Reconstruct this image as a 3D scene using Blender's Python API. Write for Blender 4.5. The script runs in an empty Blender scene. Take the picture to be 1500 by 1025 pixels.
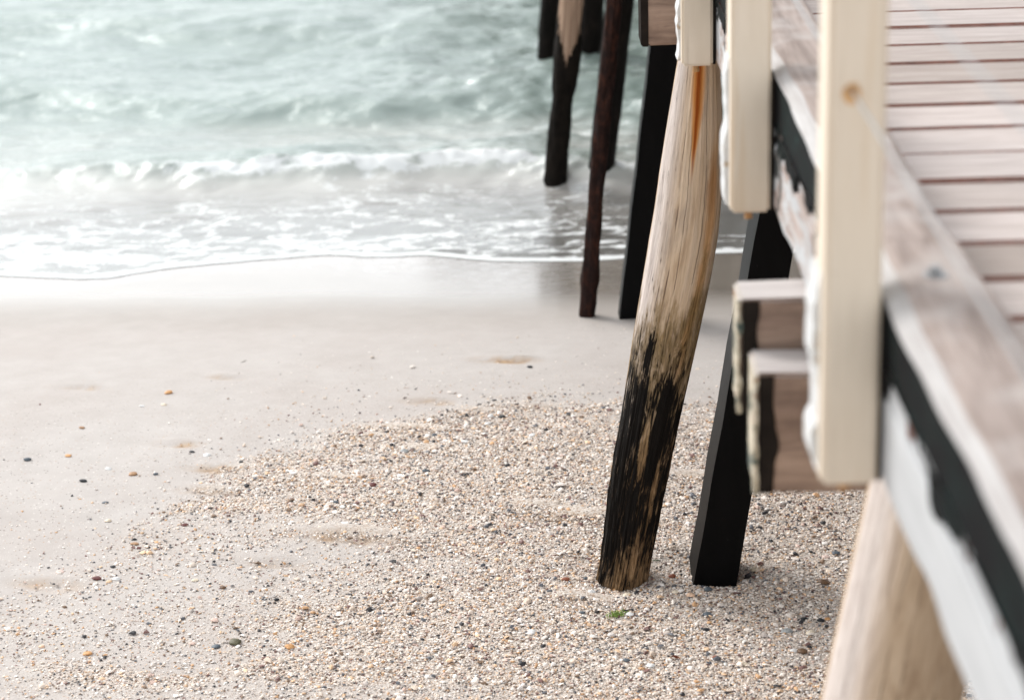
import bpy, bmesh, math, random
import numpy as np
from mathutils import Vector, Matrix
random.seed(7); rng = np.random.default_rng(11)
S = bpy.context.scene; C = S.collection

# ---------------------------------------------------------------- camera model
H = 3.136                      # eye height above the sand at the second bent
FPX = 3371.0; CX, CY = 750.0, 512.5; VPX, VPY = 740.0, -681.0; ROLL = 0.028
u0 = (VPX-CX)/FPX; v0 = (CY-VPY)/FPX
Yc = Vector((u0, v0, -1)).normalized()
Xc = Vector((1, ROLL, u0+ROLL*v0)).normalized()
Zc = Xc.cross(Yc)
M3 = Matrix((Xc, Yc, Zc))
cam_d = bpy.data.cameras.new('camera'); cam = bpy.data.objects.new('camera', cam_d); C.objects.link(cam)
cam.matrix_world = Matrix.Translation((0, 0, H)) @ M3.to_4x4()
cam_d.sensor_width = 36; cam_d.lens = 36*FPX/1500; cam_d.clip_start = .05; cam_d.clip_end = 2000
cam_d.dof.use_dof = True; cam_d.dof.focus_distance = 7.3; cam_d.dof.aperture_fstop = 2.6; cam_d.dof.aperture_blades = 0
S.camera = cam

def ray(px, py): return M3 @ Vector(((px-CX)/FPX, (CY-py)/FPX, -1))
def at(px, py, X=None, Y=None, Z=None):
    d = ray(px, py)
    t = X/d.x if X is not None else Y/d.y if Y is not None else (Z-H)/d.z
    return Vector((0, 0, H)) + d*t

# ---------------------------------------------------------------- noise (numpy)
def _h(ix, iy, s):
    n = (ix.astype(np.int64)*374761393 + iy.astype(np.int64)*668265263 + s*1442695041) & 0xffffffff
    n = ((n ^ (n >> 13))*1274126177) & 0xffffffff
    return ((n ^ (n >> 16)) & 0xffffff)/float(0xffffff)
def vn(x, y, s=0):
    x0 = np.floor(x); y0 = np.floor(y); fx = x-x0; fy = y-y0
    fx = fx*fx*fx*(fx*(fx*6-15)+10); fy = fy*fy*fy*(fy*(fy*6-15)+10)
    a = _h(x0, y0, s); b = _h(x0+1, y0, s); c = _h(x0, y0+1, s); d = _h(x0+1, y0+1, s)
    return (a*(1-fx)+b*fx)*(1-fy) + (c*(1-fx)+d*fx)*fy
def fbm(x, y, s=0, o=4, g=.5):
    r = 0; a = 1; t = 0
    for k in range(o):
        ca, sa = math.cos(k*.7), math.sin(k*.7)
        r = r + a*vn((x*ca-y*sa)*2**k+k*17.3, (x*sa+y*ca)*2**k-k*9.1, s+k); t += a; a *= g
    return r/t
def sstep(a, b, x):
    t = np.clip((x-a)/(b-a), 0, 1); return t*t*(3-2*t)

# ---------------------------------------------------------------- sand surface
SL = .075
FEET = [(at(914, 845, Z=0).x, 6.675, .13), (at(1047, 838, Z=0).x, 6.69, .13)]
def zs(x, y):
    x = np.asarray(x, float); y = np.asarray(y, float)
    t = np.clip(y-7.3, 0, None)
    z = -SL*t*t/(t+.8)
    z = z + .012*(fbm(x*.9, y*1.2, 5, 3)-.5)*2*(1-sstep(7.8, 9.2, y))
    z = z + .004*(fbm(x*5, y*6, 8, 3)-.5)*2*(1-sstep(7.6, 8.9, y))
    for fx, fy, w_ in FEET:
        q = np.sqrt((x-fx)**2+(y-fy)**2)
        z = z - .020*np.exp(-(q/w_)**2) + .010*np.exp(-((q-w_*1.75)/(w_*.5))**2)*(.4+fbm(x*6, y*6, 17, 2))
    return z
def on_sand(px, py):
    z = 0.
    for _ in range(12):
        p = at(px, py, Z=z); z = float(zs(p.x, p.y))
    return p
shore_px = [(-60, 400), (36, 407), (158, 411), (200, 399), (265, 391), (330, 386), (403, 380), (483, 371), (533, 378), (633, 374), (720, 383), (847, 384), (905, 380), (1065, 371), (1100, 370), (1300, 366), (1560, 360)]
shore = [on_sand(*p) for p in shore_px]
shx = np.array([p.x for p in shore]); shy = np.array([p.y for p in shore])
WL = float(zs(0, np.interp(0, shx, shy))) - .035
grit_px = [(-80, 905), (36, 868), (110, 845), (190, 795), (262, 722), (340, 680), (420, 642), (520, 622), (640, 603), (760, 603), (900, 600), (1000, 592), (1100, 598), (1300, 590), (1560, 580)]
gp = [on_sand(*p) for p in grit_px]
gx = np.array([p.x for p in gp]); gy = np.array([p.y for p in gp])
def wavy(xs, ys, x):
    # smooth-ish interpolation with small wander
    e = .12
    return (np.interp(x-e, xs, ys)+2*np.interp(x, xs, ys)+np.interp(x+e, xs, ys))/4
def grit_cover(x, y):
    s = wavy(gx, gy, x) - y + .22*(fbm(x*2.2, y*3, 31, 4)-.5)*2
    ins = sstep(-.16, .22, s + .25*(fbm(x*5, y*8, 38, 3)-.5))
    pat = fbm(x*1.3+3*y*.15, y*3.1, 44, 4)
    left = sstep(.2, -1.4, x)
    sandy = sstep(.50-.12*left, .62-.1*left, pat)*(.35+.6*left)
    band = np.exp(-((y-(6.95+.42*(x+.6)))/.10)**2)*sstep(-.1, -.7, x)*.8
    cov = ins*np.clip(1-.85*sandy-band*.8, 0.16, 1)
    out = (1-ins)*.045*np.exp(-np.clip(-s, 0, 9)/.45)
    return cov + out

# ---------------------------------------------------------------- materials
class NT:
    def __init__(s, name):
        s.m = bpy.data.materials.new(name); s.m.use_nodes = True; s.t = s.m.node_tree; s.n = s.t.nodes; s.l = s.t.links
        s.b = s.n['Principled BSDF']; s.out = s.n['Material Output']
    def nd(s, typ, **k):
        n = s.n.new(typ)
        for a, v in k.items(): setattr(n, a, v)
        return n
    def inp(s, sock, v):
        if hasattr(v, 'is_output') or isinstance(v, bpy.types.NodeSocket): s.l.new(v, sock)
        elif isinstance(v, (tuple, list)) and sock.type == 'RGBA' and len(v) == 3: sock.default_value = (*v, 1)
        else: sock.default_value = v
    def obj(s, scale=(1, 1, 1), uv=False, rot=(0, 0, 0)):
        c = s.nd('ShaderNodeTexCoord'); m = s.nd('ShaderNodeMapping'); m.inputs['Scale'].default_value = scale; m.inputs['Rotation'].default_value = rot
        s.l.new(c.outputs['UV' if uv else 'Object'], m.inputs['Vector']); return m.outputs[0]
    def noise(s, vec, sc, det=6, rough=.55, dist=0):
        n = s.nd('ShaderNodeTexNoise'); s.l.new(vec, n.inputs['Vector']); n.inputs['Scale'].default_value = sc
        n.inputs['Detail'].default_value = det; n.inputs['Roughness'].default_value = rough; n.inputs['Distortion'].default_value = dist
        return n.outputs['Fac']
    def ramp(s, f, stops, ease='LINEAR'):
        n = s.nd('ShaderNodeValToRGB'); s.l.new(f, n.inputs[0]); e = n.color_ramp.elements; n.color_ramp.interpolation = ease
        while len(e) < len(stops): e.new(.5)
        for i, (p, c) in enumerate(stops):
            e[i].position = p; e[i].color = (c, c, c, 1) if isinstance(c, (int, float)) else (*c, 1)
        return n.outputs[0]
    def mix(s, f, a, b, mode='MIX'):
        n = s.nd('ShaderNodeMix', data_type='RGBA', blend_type=mode)
        s.inp(n.inputs[0], f); s.inp(n.inputs[6], a); s.inp(n.inputs[7], b); return n.outputs[2]
    def math(s, op, a, b=0., c=None, clamp=False):
        n = s.nd('ShaderNodeMath', operation=op, use_clamp=clamp); s.inp(n.inputs[0], a); s.inp(n.inputs[1], b)
        if c is not None: s.inp(n.inputs[2], c)
        return n.outputs[0]
    def mr(s, v, a, b, c=0., d=1.):
        n = s.nd('ShaderNodeMapRange', interpolation_type='SMOOTHSTEP'); s.inp(n.inputs[0], v)
        for i, q in enumerate((a, b, c, d)): n.inputs[i+1].default_value = q
        return n.outputs[0]
    def attr(s, name, col=False):
        n = s.nd('ShaderNodeAttribute', attribute_name=name); return n.outputs['Color' if col else 'Fac']
    def bump(s, h, strength=.4, dist=.005, normal=None):
        n = s.nd('ShaderNodeBump'); s.l.new(h, n.inputs['Height']); n.inputs['Strength'].default_value = strength; n.inputs['Distance'].default_value = dist
        if normal is not None: s.l.new(normal, n.inputs['Normal'])
        return n.outputs[0]
    def fin(s, col=None, rough=None, bump=None, spec=None):
        if col is not None: s.inp(s.b.inputs['Base Color'], col)
        if rough is not None: s.inp(s.b.inputs['Roughness'], rough)
        if bump is not None: s.l.new(bump, s.b.inputs['Normal'])
        if spec is not None: s.b.inputs['Specular IOR Level'].default_value = spec
        return s.m

def wood(name, c1, c2, dark, scale, crack=.5, rough=.8, stain=None, b=.5):
    m = NT(name); v = m.obj(scale)
    g = m.noise(v, 1.0, 8, .65, .4); f = m.noise(v, 4.0, 5, .6)
    col = m.ramp(g, [(.3, c2), (.62, c1)])
    ck = m.ramp(m.noise(v, 2.2, 3, .5, 1.0), [(.30, 1.), (.37, 0.)])
    col = m.mix(m.math('MULTIPLY', ck, crack), col, dark)
    col = m.mix(m.math('MULTIPLY', m.ramp(f, [(.35, 1.), (.6, 0.)]), .3), col, dark)
    if stain: col = m.mix(m.math('MULTIPLY', m.ramp(m.noise(m.obj((1, 1, 1)), 7, 4), [(.5, 0.), (.68, 1.)]), .6), col, stain)
    hb = m.math('SUBTRACT', f, m.math('MULTIPLY', ck, .8))
    return m.fin(col, rough, m.bump(hb, b, .004), .25)

M = {}
M['deck'] = wood('weathered_decking', (.52, .47, .45), (.42, .375, .355), (.16, .10, .08), (2.0, 30, 30), .25)
M['kerb'] = wood('weathered_kerb_timber', (.37, .305, .275), (.22, .175, .155), (.09, .06, .05), (26, 1.8, 26), .5, stain=(.43, .39, .37))
M['beam'] = wood('brown_beam_timber', (.40, .29, .225), (.22, .15, .115), (.05, .03, .025), (1.6, 14, 14), .5, stain=(.15, .10, .08))
M['beamtop'] = wood('pale_beam_timber', (.62, .58, .56), (.46, .42, .41), (.2, .16, .15), (1.6, 20, 20), .4)  # paler timber colour for the upward faces of the beams
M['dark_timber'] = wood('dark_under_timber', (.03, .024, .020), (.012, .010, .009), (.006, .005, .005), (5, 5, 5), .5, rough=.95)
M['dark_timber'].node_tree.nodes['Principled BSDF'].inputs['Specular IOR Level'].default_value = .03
# fascia: whitewashed, worn
m = NT('worn_white_paint_timber'); v = m.obj((14, 1.6, 14))
g = m.noise(v, 1.0, 7, .6, .3)
paint = m.ramp(g, [(.3, (.36, .365, .375)), (.65, (.45, .46, .47))])
bare = m.ramp(m.noise(v, 3, 5), [(.3, (.2, .15, .13)), (.7, (.46, .39, .36))])
pk = m.noise(m.obj((7, 2.2, 7)), 1.3, 8, .7, .6)
yy = m.nd('ShaderNodeSeparateXYZ'); m.l.new(m.obj(), yy.inputs[0])
far = m.mr(yy.outputs['Y'], 3.3, 4.2, -.16, .02)
col = m.mix(m.mr(m.math('ADD', pk, far), .50, .56), paint, bare)
dk = m.mr(m.math('ADD', m.noise(m.obj((16, 5, 5)), 1.2, 5, .6), m.math('MULTIPLY', far, .7)), .60, .64)
col = m.mix(dk, col, (.03, .035, .035))
M['kerb_edge'] = wood('skylit_kerb_edge', (.47, .46, .455), (.36, .34, .335), (.2, .16, .14), (26, 1.8, 26), .2)  # kerb timber painted lighter where the chamfer catches sky light
M['fascia'] = m.fin(col, .75, m.bump(g, .4, .004), .25)
# kerb side: dark with remains of teal paint
m = NT('dark_teal_flaking_paint'); v = m.obj((12, 4, 12))
col = m.ramp(m.noise(v, 1.2, 7, .65, .5), [(.42, (.005, .005, .006)), (.58, (.006, .010, .010)), (.70, (.014, .030, .029)), (.8, (.05, .07, .066))])
M['teal'] = m.fin(col, .75, m.bump(m.noise(v, 3), .5, .004), .05)
# ragged beam end paint: cream + teal
m = NT('flaking_cream_end_paint'); v = m.obj((8, 8, 14))
col = m.ramp(m.noise(v, 1.3, 6, .7, .6), [(.34, (.02, .035, .033)), (.42, (.07, .09, .075)), (.5, (.45, .39, .29)), (.6, (.56, .52, .43)), (.66, (.28, .14, .06))])
M['endpaint'] = m.fin(col, .7, m.bump(m.noise(v, 3), .5, .004), .3)
# cream paint
m = NT('cream_gloss_paint'); v = m.obj((1, 1, 1))
n1 = m.noise(m.obj((9, 9, 1.3)), 1, 5, .6); n2 = m.noise(v, 90, 4, .6)
col = m.ramp(n1, [(.3, (.62, .53, .42)), (.6, (.71, .62, .51))])
col = m.mix(m.math('MULTIPLY', m.ramp(m.noise(m.obj((22, 22, 2)), 1, 4), [(.58, 0.), (.72, 1.)]), .35), col, (.55, .37, .18))
col = m.mix(m.ramp(m.noise(v, 26, 5, .7), [(.70, 0.), (.74, .6)]), col, (.30, .20, .13))
col = m.mix(m.ramp(m.noise(m.obj((60, 60, 2.2)), 1, 5, .6), [(.3, .5), (.42, 0.)]), col, (.52, .43, .33))
col = m.mix(m.ramp(m.noise(m.obj((3, 3, 2)), 2.3, 4), [(.5, 0.), (.8, .35)]), col, (.60, .50, .38))
M['cream'] = m.fin(col, .6, m.bump(m.math('ADD', n2, m.math('MULTIPLY', n1, 3)), .12, .003), .35)
m = NT('chalky_white_paint'); v = m.obj()
n1 = m.noise(v, 22, 7, .7)
col = m.ramp(n1, [(.36, (.40, .31, .22)), (.44, (.56, .57, .57)), (.7, (.63, .64, .65))])
M['whitep'] = m.fin(col, .65, m.bump(n1, .6, .006), .3)
# black steel
m = NT('black_coated_pile'); v = m.obj((6, 6, 1.2))
n1 = m.noise(v, 3, 6, .65)
sp = m.ramp(m.noise(m.obj(), 55, 5, .7), [(.66, 0.), (.71, 1.)])
col = m.mix(m.math('MULTIPLY', sp, .25), m.ramp(n1, [(.3, (.0012, .0012, .0013)), (.8, (.004, .0038, .004))]), (.10, .09, .08))
M['black'] = m.fin(col, .5, m.bump(n1, .15, .004), .07)
# rusty pole
m = NT('rust_crusted_iron'); v = m.obj((1, 1, .6))
n1 = m.noise(v, 26, 7, .7)
M['rust'] = m.fin(m.ramp(n1, [(.3, (.006, .004, .004)), (.5, (.022, .010, .008)), (.72, (.06, .022, .013))]), .9, m.bump(n1, .9, .012), .15)
# wet piles at sea
m = NT('weedy_wet_pile'); v = m.obj((1, 1, .5))
n1 = m.noise(v, 16, 7, .7)
M['wetpile'] = m.fin(m.ramp(n1, [(.3, (.003, .0025, .002)), (.55, (.008, .006, .005)), (.75, (.024, .016, .012))]), .8, m.bump(n1, .9, .012), .08)
m = NT('part_bleached_sea_pile')
tc = m.nd('ShaderNodeTexCoord'); sx = m.nd('ShaderNodeSeparateXYZ'); m.l.new(tc.outputs['UV'], sx.inputs[0])
e = m.math('ADD', m.math('SUBTRACT', .088, sx.outputs['Y']), m.math('MULTIPLY', m.math('SUBTRACT', m.noise(m.obj((30, 30, 1), uv=True), 1, 5, .7), .5), .11))
U = m.math('ABSOLUTE', m.math('SUBTRACT', sx.outputs['X'], .245))
e = m.math('SUBTRACT', e, m.math('MULTIPLY', U, .30))
mk = m.mr(e, -.002, .008)
col = m.mix(mk, m.ramp(m.noise(m.obj(), 16, 7, .7), [(.3, (.003, .0025, .002)), (.6, (.011, .008, .006))]), m.ramp(m.noise(m.obj((60, 3, 1), uv=True), 1, 5), [(.35, (.16, .09, .055)), (.6, (.46, .33, .24))]))
M['seapile2'] = m.fin(col, .75, m.bump(m.noise(m.obj(), 20, 6, .7), .7, .01), .08)

# hero pile: UV.x = around (0.25 faces the camera), UV.y = px row / 1000 (0 top .. .85 sand)
def hero_mat(name, stains=True):
    m = NT(name); tc = m.nd('ShaderNodeTexCoord'); s = m.nd('ShaderNodeSeparateXYZ'); m.l.new(tc.outputs['UV'], s.inputs[0]); U, V = s.outputs['X'], s.outputs['Y']
    A = m.obj((30, 9, 1), uv=True); A2 = m.obj((170, 22, 1), uv=True); A3 = m.obj((14, 16, 1), uv=True)
    g = m.noise(A, 1, 8, .62, .5); f = m.noise(A2, 1, 6, .6, .3); big = m.noise(A3, .6, 5, .6, .6)
    col = m.ramp(g, [(.3, (.44, .31, .205)), (.48, (.57, .43, .30)), (.68, (.64, .51, .385))])
    col = m.mix(m.mr(U, .20, .08, 0, .7), col, m.ramp(f, [(.3, (.46, .42, .42)), (.7, (.68, .64, .63))]))       # silvered left side, also lightened in colour as the lit side
    col = m.mix(m.math('MULTIPLY', m.ramp(f, [(.30, 1.), (.5, 0.)]), .30), col, (.2, .13, .09))
    # long drying cracks
    wv = m.math('ADD', U, m.math('MULTIPLY', m.math('SUBTRACT', m.noise(m.obj((3, 5, 1), uv=True), 1, 4, .6), .5), .05))
    cks = None
    for u_, w_ in ((.185, .0012), (.225, .0009), (.31, .0011), (.15, .001)):
        d = m.mr(m.math('ABSOLUTE', m.math('SUBTRACT', wv, u_)), w_*.4, w_*2.2, 1, 0)
        d = m.math('MULTIPLY', d, m.ramp(m.noise(m.obj((4, 9, 1), uv=True), 1+u_, 3), [(.44, 0.), (.52, 1.)]))
        cks = d if cks is None else m.math('MAXIMUM', cks, d)
    col = m.mix(m.math('MULTIPLY', cks, .75), col, (.10, .06, .045))
    hb = m.math('ADD', m.math('MULTIPLY', f, .6), m.math('MULTIPLY', g, .6))
    hb = m.math('SUBTRACT', hb, cks)
    if stains:
        # greyish bruises, golden stain down the right
        col = m.mix(m.math('MULTIPLY', m.ramp(big, [(.52, 0.), (.66, 1.)]), .35), col, (.22, .18, .16))
        ub = m.math('ADD', .372, m.math('MULTIPLY', m.math('SUBTRACT', V, .20), -.10))
        gold = m.math('MULTIPLY', m.mr(m.math('ABSOLUTE', m.math('SUBTRACT', m.math('ADD', U, m.math('MULTIPLY', m.math('SUBTRACT', big, .5), .08)), ub)), .008, .045, 1, 0), m.math('MULTIPLY', m.mr(V, .15, .26), m.mr(V, .60, .48)))
        col = m.mix(m.math('MULTIPLY', gold, .72), col, m.ramp(g, [(.3, (.35, .15, .04)), (.7, (.62, .34, .13))]))
        # rust run below the bolt
        ru = m.math('ADD', .240, m.math('MULTIPLY', m.math('SUBTRACT', m.noise(m.obj((1, 9, 1), uv=True), 1, 2), .5), .03))
        wd = m.mr(V, .09, .25, .042, .007)
        q = m.math('DIVIDE', m.math('ABSOLUTE', m.math('SUBTRACT', m.math('ADD', U, m.math('MULTIPLY', m.math('SUBTRACT', f, .5), .008)), ru)), wd)
        rr = m.math('MULTIPLY', m.mr(q, .55, 1.6, 1, 0), m.mr(V, .27, .20))
        col = m.mix(rr, col, m.mix(m.mr(q, .1, .8), (.30, .07, .010), (.55, .24, .07)))
        # growth: olive film then black tar-like weed
        nz = m.noise(m.obj((22, 22, 1), uv=True), 1, 8, .68, .7); nz2 = m.noise(m.obj((110, 26, 1), uv=True), 1, 6, .66, .3)
        Vn = m.math('ADD', V, m.math('MULTIPLY', m.math('SUBTRACT', m.noise(m.obj((10, 9, 1), uv=True), 1, 6, .65), .5), .42))
        tongue = m.mr(m.math('ABSOLUTE', m.math('SUBTRACT', U, .245)), .0, .06, .05, 0)
        right = m.mr(U, .30, .38, 0, .05)
        Vo = m.math('ADD', m.math('ADD', Vn, tongue), right)
        ol = m.math('MULTIPLY', m.mr(m.math('ADD', Vo, m.math('MULTIPLY', m.math('SUBTRACT', nz2, .5), .14)), .41, .50), m.mr(nz, .30, .52, .35, 1))
        col = m.mix(m.math('MULTIPLY', ol, .85), col, m.ramp(nz2, [(.36, (.05, .03, .010)), (.56, (.22, .145, .06)), (.74, (.44, .30, .15))]))
        cov = m.math('ADD', m.mr(Vn, .40, .64, -.15, .07), m.mr(V, .77, .84, 0, -.09))
        lu = m.mr(U, .19, .12, 0, .06)
        def blob(u_, v_, su, sv, a_):
            du = m.math('DIVIDE', m.math('SUBTRACT', U, u_), su); dv = m.math('DIVIDE', m.math('SUBTRACT', m.math('ADD', V, m.math('MULTIPLY', m.math('SUBTRACT', nz, .5), .06)), v_), sv)
            q_ = m.math('ADD', m.math('MULTIPLY', du, du), m.math('MULTIPLY', dv, dv))
            return m.math('MULTIPLY', m.mr(q_, 1.6, 0, 0, 1), a_)
        for bb in ((.30, .615, .05, .075, .13), (.165, .54, .024, .09, .13), (.225, .645, .024, .05, -.16), (.335, .70, .018, .09, -.10), (.21, .73, .035, .05, .06), (.28, .80, .02, .05, -.06)):
            lu = m.math('ADD', lu, blob(*bb))
        bl = m.mr(m.math('ADD', m.math('ADD', m.math('ADD', m.math('MULTIPLY', nz, .42), m.math('MULTIPLY', nz2, .58)), cov), lu), .475, .565)
        brn = m.ramp(nz2, [(.38, (.04, .02, .009)), (.52, (.27, .16, .08)), (.70, (.48, .34, .21))])
        col = m.mix(m.mr(V, .55, .70), col, m.mix(.75, col, brn))
        col = m.mix(bl, col, m.ramp(f, [(.3, (.0025, .002, .0018)), (.8, (.012, .009, .007))]))
        hb = m.math('ADD', hb, m.math('MULTIPLY', bl, m.math('SUBTRACT', nz2, .9)))
        m.fin(col, m.mix(bl, (.78, .78, .78), (.7, .7, .7)), m.bump(hb, .75, .006), .10)
    else:
        col = m.mix(m.math('MULTIPLY', m.mr(U, .12, .22), .55), col, m.ramp(g, [(.3, (.24, .16, .10)), (.6, (.46, .35, .24))]))  # near pile browner away from its lit left, contrast put into the colour
        m.fin(col, .8, m.bump(hb, .6, .006), .25)
    return m.m
M['hero'] = hero_mat('weathered_pile_with_growth'); M['nearpile'] = hero_mat('weathered_near_pile', False)

# sand
m = NT('beach_sand')
gr = m.attr('grit'); wet = m.attr('wet'); st = m.attr('stain')
v = m.obj()
fine = m.noise(v, 260, 4, .7); mid = m.noise(v, 9, 5, .6); lo = m.noise(v, 1.6, 4, .6)
col = m.ramp(m.math('ADD', m.math('MULTIPLY', fine, .6), m.math('MULTIPLY', mid, .4)), [(.3, (.43, .395, .37)), (.7, (.545, .51, .485))])
col = m.mix(m.math('MULTIPLY', m.ramp(lo, [(.4, 0.), (.65, 1.)]), .25), col, (.38, .32, .29))
vo = m.nd('ShaderNodeTexVoronoi', feature='F1'); vo.inputs['Scale'].default_value = 190; m.l.new(v, vo.inputs['Vector'])
sc = m.nd('ShaderNodeSeparateColor'); m.l.new(vo.outputs['Color'], sc.inputs[0])
spk = m.ramp(sc.outputs[0], [(0, (.18, .13, .10)), (.10, (.42, .29, .20)), (.26, (.56, .47, .39)), (.55, (.70, .63, .56))], 'CONSTANT')
col = m.mix(m.math('MULTIPLY', gr, .75), col, spk)
# sparse grains in bare sand
sg = m.math('MULTIPLY', m.ramp(sc.outputs[1], [(0, 0.), (.955, 1.)], 'CONSTANT'), m.mr(m.attr('sprinkle'), 0, 1, 0, .8))
col = m.mix(sg, col, m.ramp(sc.outputs[2], [(0, (.12, .08, .06)), (.3, (.4, .25, .15)), (.55, (.7, .67, .63))], 'CONSTANT'))
col = m.mix(st, col, m.ramp(m.noise(v, 45, 5, .7), [(.3, (.26, .14, .06)), (.7, (.52, .36, .21))]))
col = m.mix(wet, col, m.ramp(m.noise(m.obj((1.2, 3, 1)), 3, 5, .6), [(.3, (.22, .19, .16)), (.7, (.275, .24, .205))]))
foamf = m.attr('film')
fn = m.noise(m.obj((1, 2.2, 1)), 14, 7, .7, .6)
col = m.mix(m.math('MULTIPLY', foamf, m.ramp(fn, [(.42, 0.), (.66, .55)])), col, (.72, .73, .74))
ro = m.mr(wet, 0, 1, .85, .20)
hh = m.math('ADD', fine, m.math('MULTIPLY', mid, 1.2))
bn = m.nd('ShaderNodeBump'); m.l.new(hh, bn.inputs['Height']); bn.inputs['Distance'].default_value = .004
m.l.new(m.mr(wet, 0, 1, .45, .02), bn.inputs['Strength'])
m.fin(col, ro, bn.outputs[0]); m.l.new(m.mr(wet, 0, 1, .2, .6), m.b.inputs['Specular IOR Level']); m.l.new(m.mr(wet, .1, 1, 0, .85), m.b.inputs['Coat Weight']); m.b.inputs['Coat IOR'].default_value = 1.45; m.b.inputs['Coat Roughness'].default_value = .10
M['sand'] = m.m

# chips / shells
m = NT('shell_grit'); col = m.attr('col', True)
M['chips'] = m.fin(m.mix(.25, col, m.mix(1., col, m.ramp(m.noise(m.obj(), 300, 3), [(.3, .55), (.7, 1.25)]), 'MULTIPLY')), .55, None, .35)

# water
m = NT('shallow_sea_water')
dep = m.attr('depth'); fo = m.attr('foam'); v = m.obj((1, 1.8, 1))
rip = m.noise(v, 9, 6, .62, .5); rip2 = m.noise(m.obj((1, 2.4, 1)), 30, 4, .6, .3)
_b = m.nd('ShaderNodeBump'); m.l.new(m.math('ADD', rip, m.math('MULTIPLY', rip2, .28)), _b.inputs['Height']); _b.inputs['Distance'].default_value = .05
m.l.new(m.mr(dep, .005, .2, .04, .33), _b.inputs['Strength']); bmp = _b.outputs[0]
gl = m.nd('ShaderNodeBsdfGlossy'); gl.inputs['Roughness'].default_value = .15; gl.inputs['Color'].default_value = (.96, .99, 1, 1); m.l.new(bmp, gl.inputs['Normal'])
df = m.nd('ShaderNodeBsdfDiffuse'); m.l.new(m.ramp(m.noise(m.obj((.7, 1.4, 1)), 2.2, 5), [(.3, (.19, .245, .22)), (.7, (.28, .34, .31))]), df.inputs['Color']); df.inputs['Color'].links[0].from_node; _wc = df.inputs['Color'].links[0].from_socket; m.l.new(m.mix(m.mr(dep, .04, .26), (.60, .575, .54), _wc), df.inputs['Color'])
tr = m.nd('ShaderNodeBsdfTransparent'); tr.inputs['Color'].default_value = (.93, .94, .92, 1)
body = m.nd('ShaderNodeMixShader'); m.l.new(m.mr(dep, .0, .14, .25, 1.), body.inputs[0]); m.l.new(tr.outputs[0], body.inputs[1]); m.l.new(df.outputs[0], body.inputs[2])
fr = m.nd('ShaderNodeFresnel'); fr.inputs['IOR'].default_value = 1.88; m.l.new(bmp, fr.inputs['Normal'])
w1 = m.nd('ShaderNodeMixShader'); m.l.new(fr.outputs[0], w1.inputs[0]); m.l.new(body.outputs[0], w1.inputs[1]); m.l.new(gl.outputs[0], w1.inputs[2])
fd = m.nd('ShaderNodeBsdfPrincipled'); fd.inputs['Base Color'].default_value = (.72, .74, .74, 1); fd.inputs['Roughness'].default_value = .7
fnz = m.noise(m.obj((1, 1.7, 1)), 26, 8, .72, .8)
m.l.new(m.bump(fnz, .35, .015), fd.inputs['Normal'])
fm = m.mr(m.math('ADD', fo, m.math('MULTIPLY', m.math('SUBTRACT', fnz, .5), 1.1)), .38, .72)
w2 = m.nd('ShaderNodeMixShader'); m.l.new(fm, w2.inputs[0]); m.l.new(w1.outputs[0], w2.inputs[1]); m.l.new(fd.outputs[0], w2.inputs[2])
m.l.new(w2.outputs[0], m.out.inputs['Surface']); M['water'] = m.m

def plain(name, col, rough=.6, sc=60, spec=.3, var=.35):
    m = NT(name); n1 = m.noise(m.obj(), sc, 6, .65)
    lo = tuple(c*(1-var) for c in col); hi = tuple(min(1, c*(1+var)) for c in col)
    return m.fin(m.ramp(n1, [(.3, lo), (.7, hi)]), rough, m.bump(n1, .4, .003), spec)
M['galv'] = plain('galvanised_wire', (.30, .31, .32), .4, 200); M['galv'].node_tree.nodes['Principled BSDF'].inputs['Metallic'].default_value = .6
M['rustbolt'] = plain('rusted_bolt', (.42, .24, .11), .8, 120)

# ---------------------------------------------------------------- mesh helpers
def link(name, me, mat, parent=None):
    o = bpy.data.objects.new(name, me); C.objects.link(o)
    for q in (mat if isinstance(mat, (list, tuple)) else [mat]): me.materials.append(q)
    if parent: o.parent = parent
    return o
def tag(o, label=None, cat=None, group=None, kind=None):
    for k, v in (('label', label), ('category', cat), ('group', group), ('kind', kind)):
        if v: o[k] = v
    return o
def bm_obj(name, bm, mat, parent=None, smooth=False):
    me = bpy.data.meshes.new(name); bmesh.ops.recalc_face_normals(bm, faces=bm.faces); bm.to_mesh(me); bm.free()
    if smooth: me.polygons.foreach_set('use_smooth', [True]*len(me.polygons))
    return link(name, me, mat, parent)
def box(bm, x0, x1, y0, y1, z0, z1, bev=.004, mi=0):
    vs = [bm.verts.new((x, y, z)) for x in (x0, x1) for y in (y0, y1) for z in (z0, z1)]
    fs = [bm.faces.new([vs[i] for i in q]) for q in ((0, 1, 3, 2), (4, 6, 7, 5), (0, 4, 5, 1), (2, 3, 7, 6), (0, 2, 6, 4), (1, 5, 7, 3))]
    for f in fs: f.material_index = mi
    if bev:
        es = list({e for f in fs for e in f.edges}); bmesh.ops.bevel(bm, geom=es, offset=bev, segments=2, affect='EDGES')
    return fs
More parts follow.
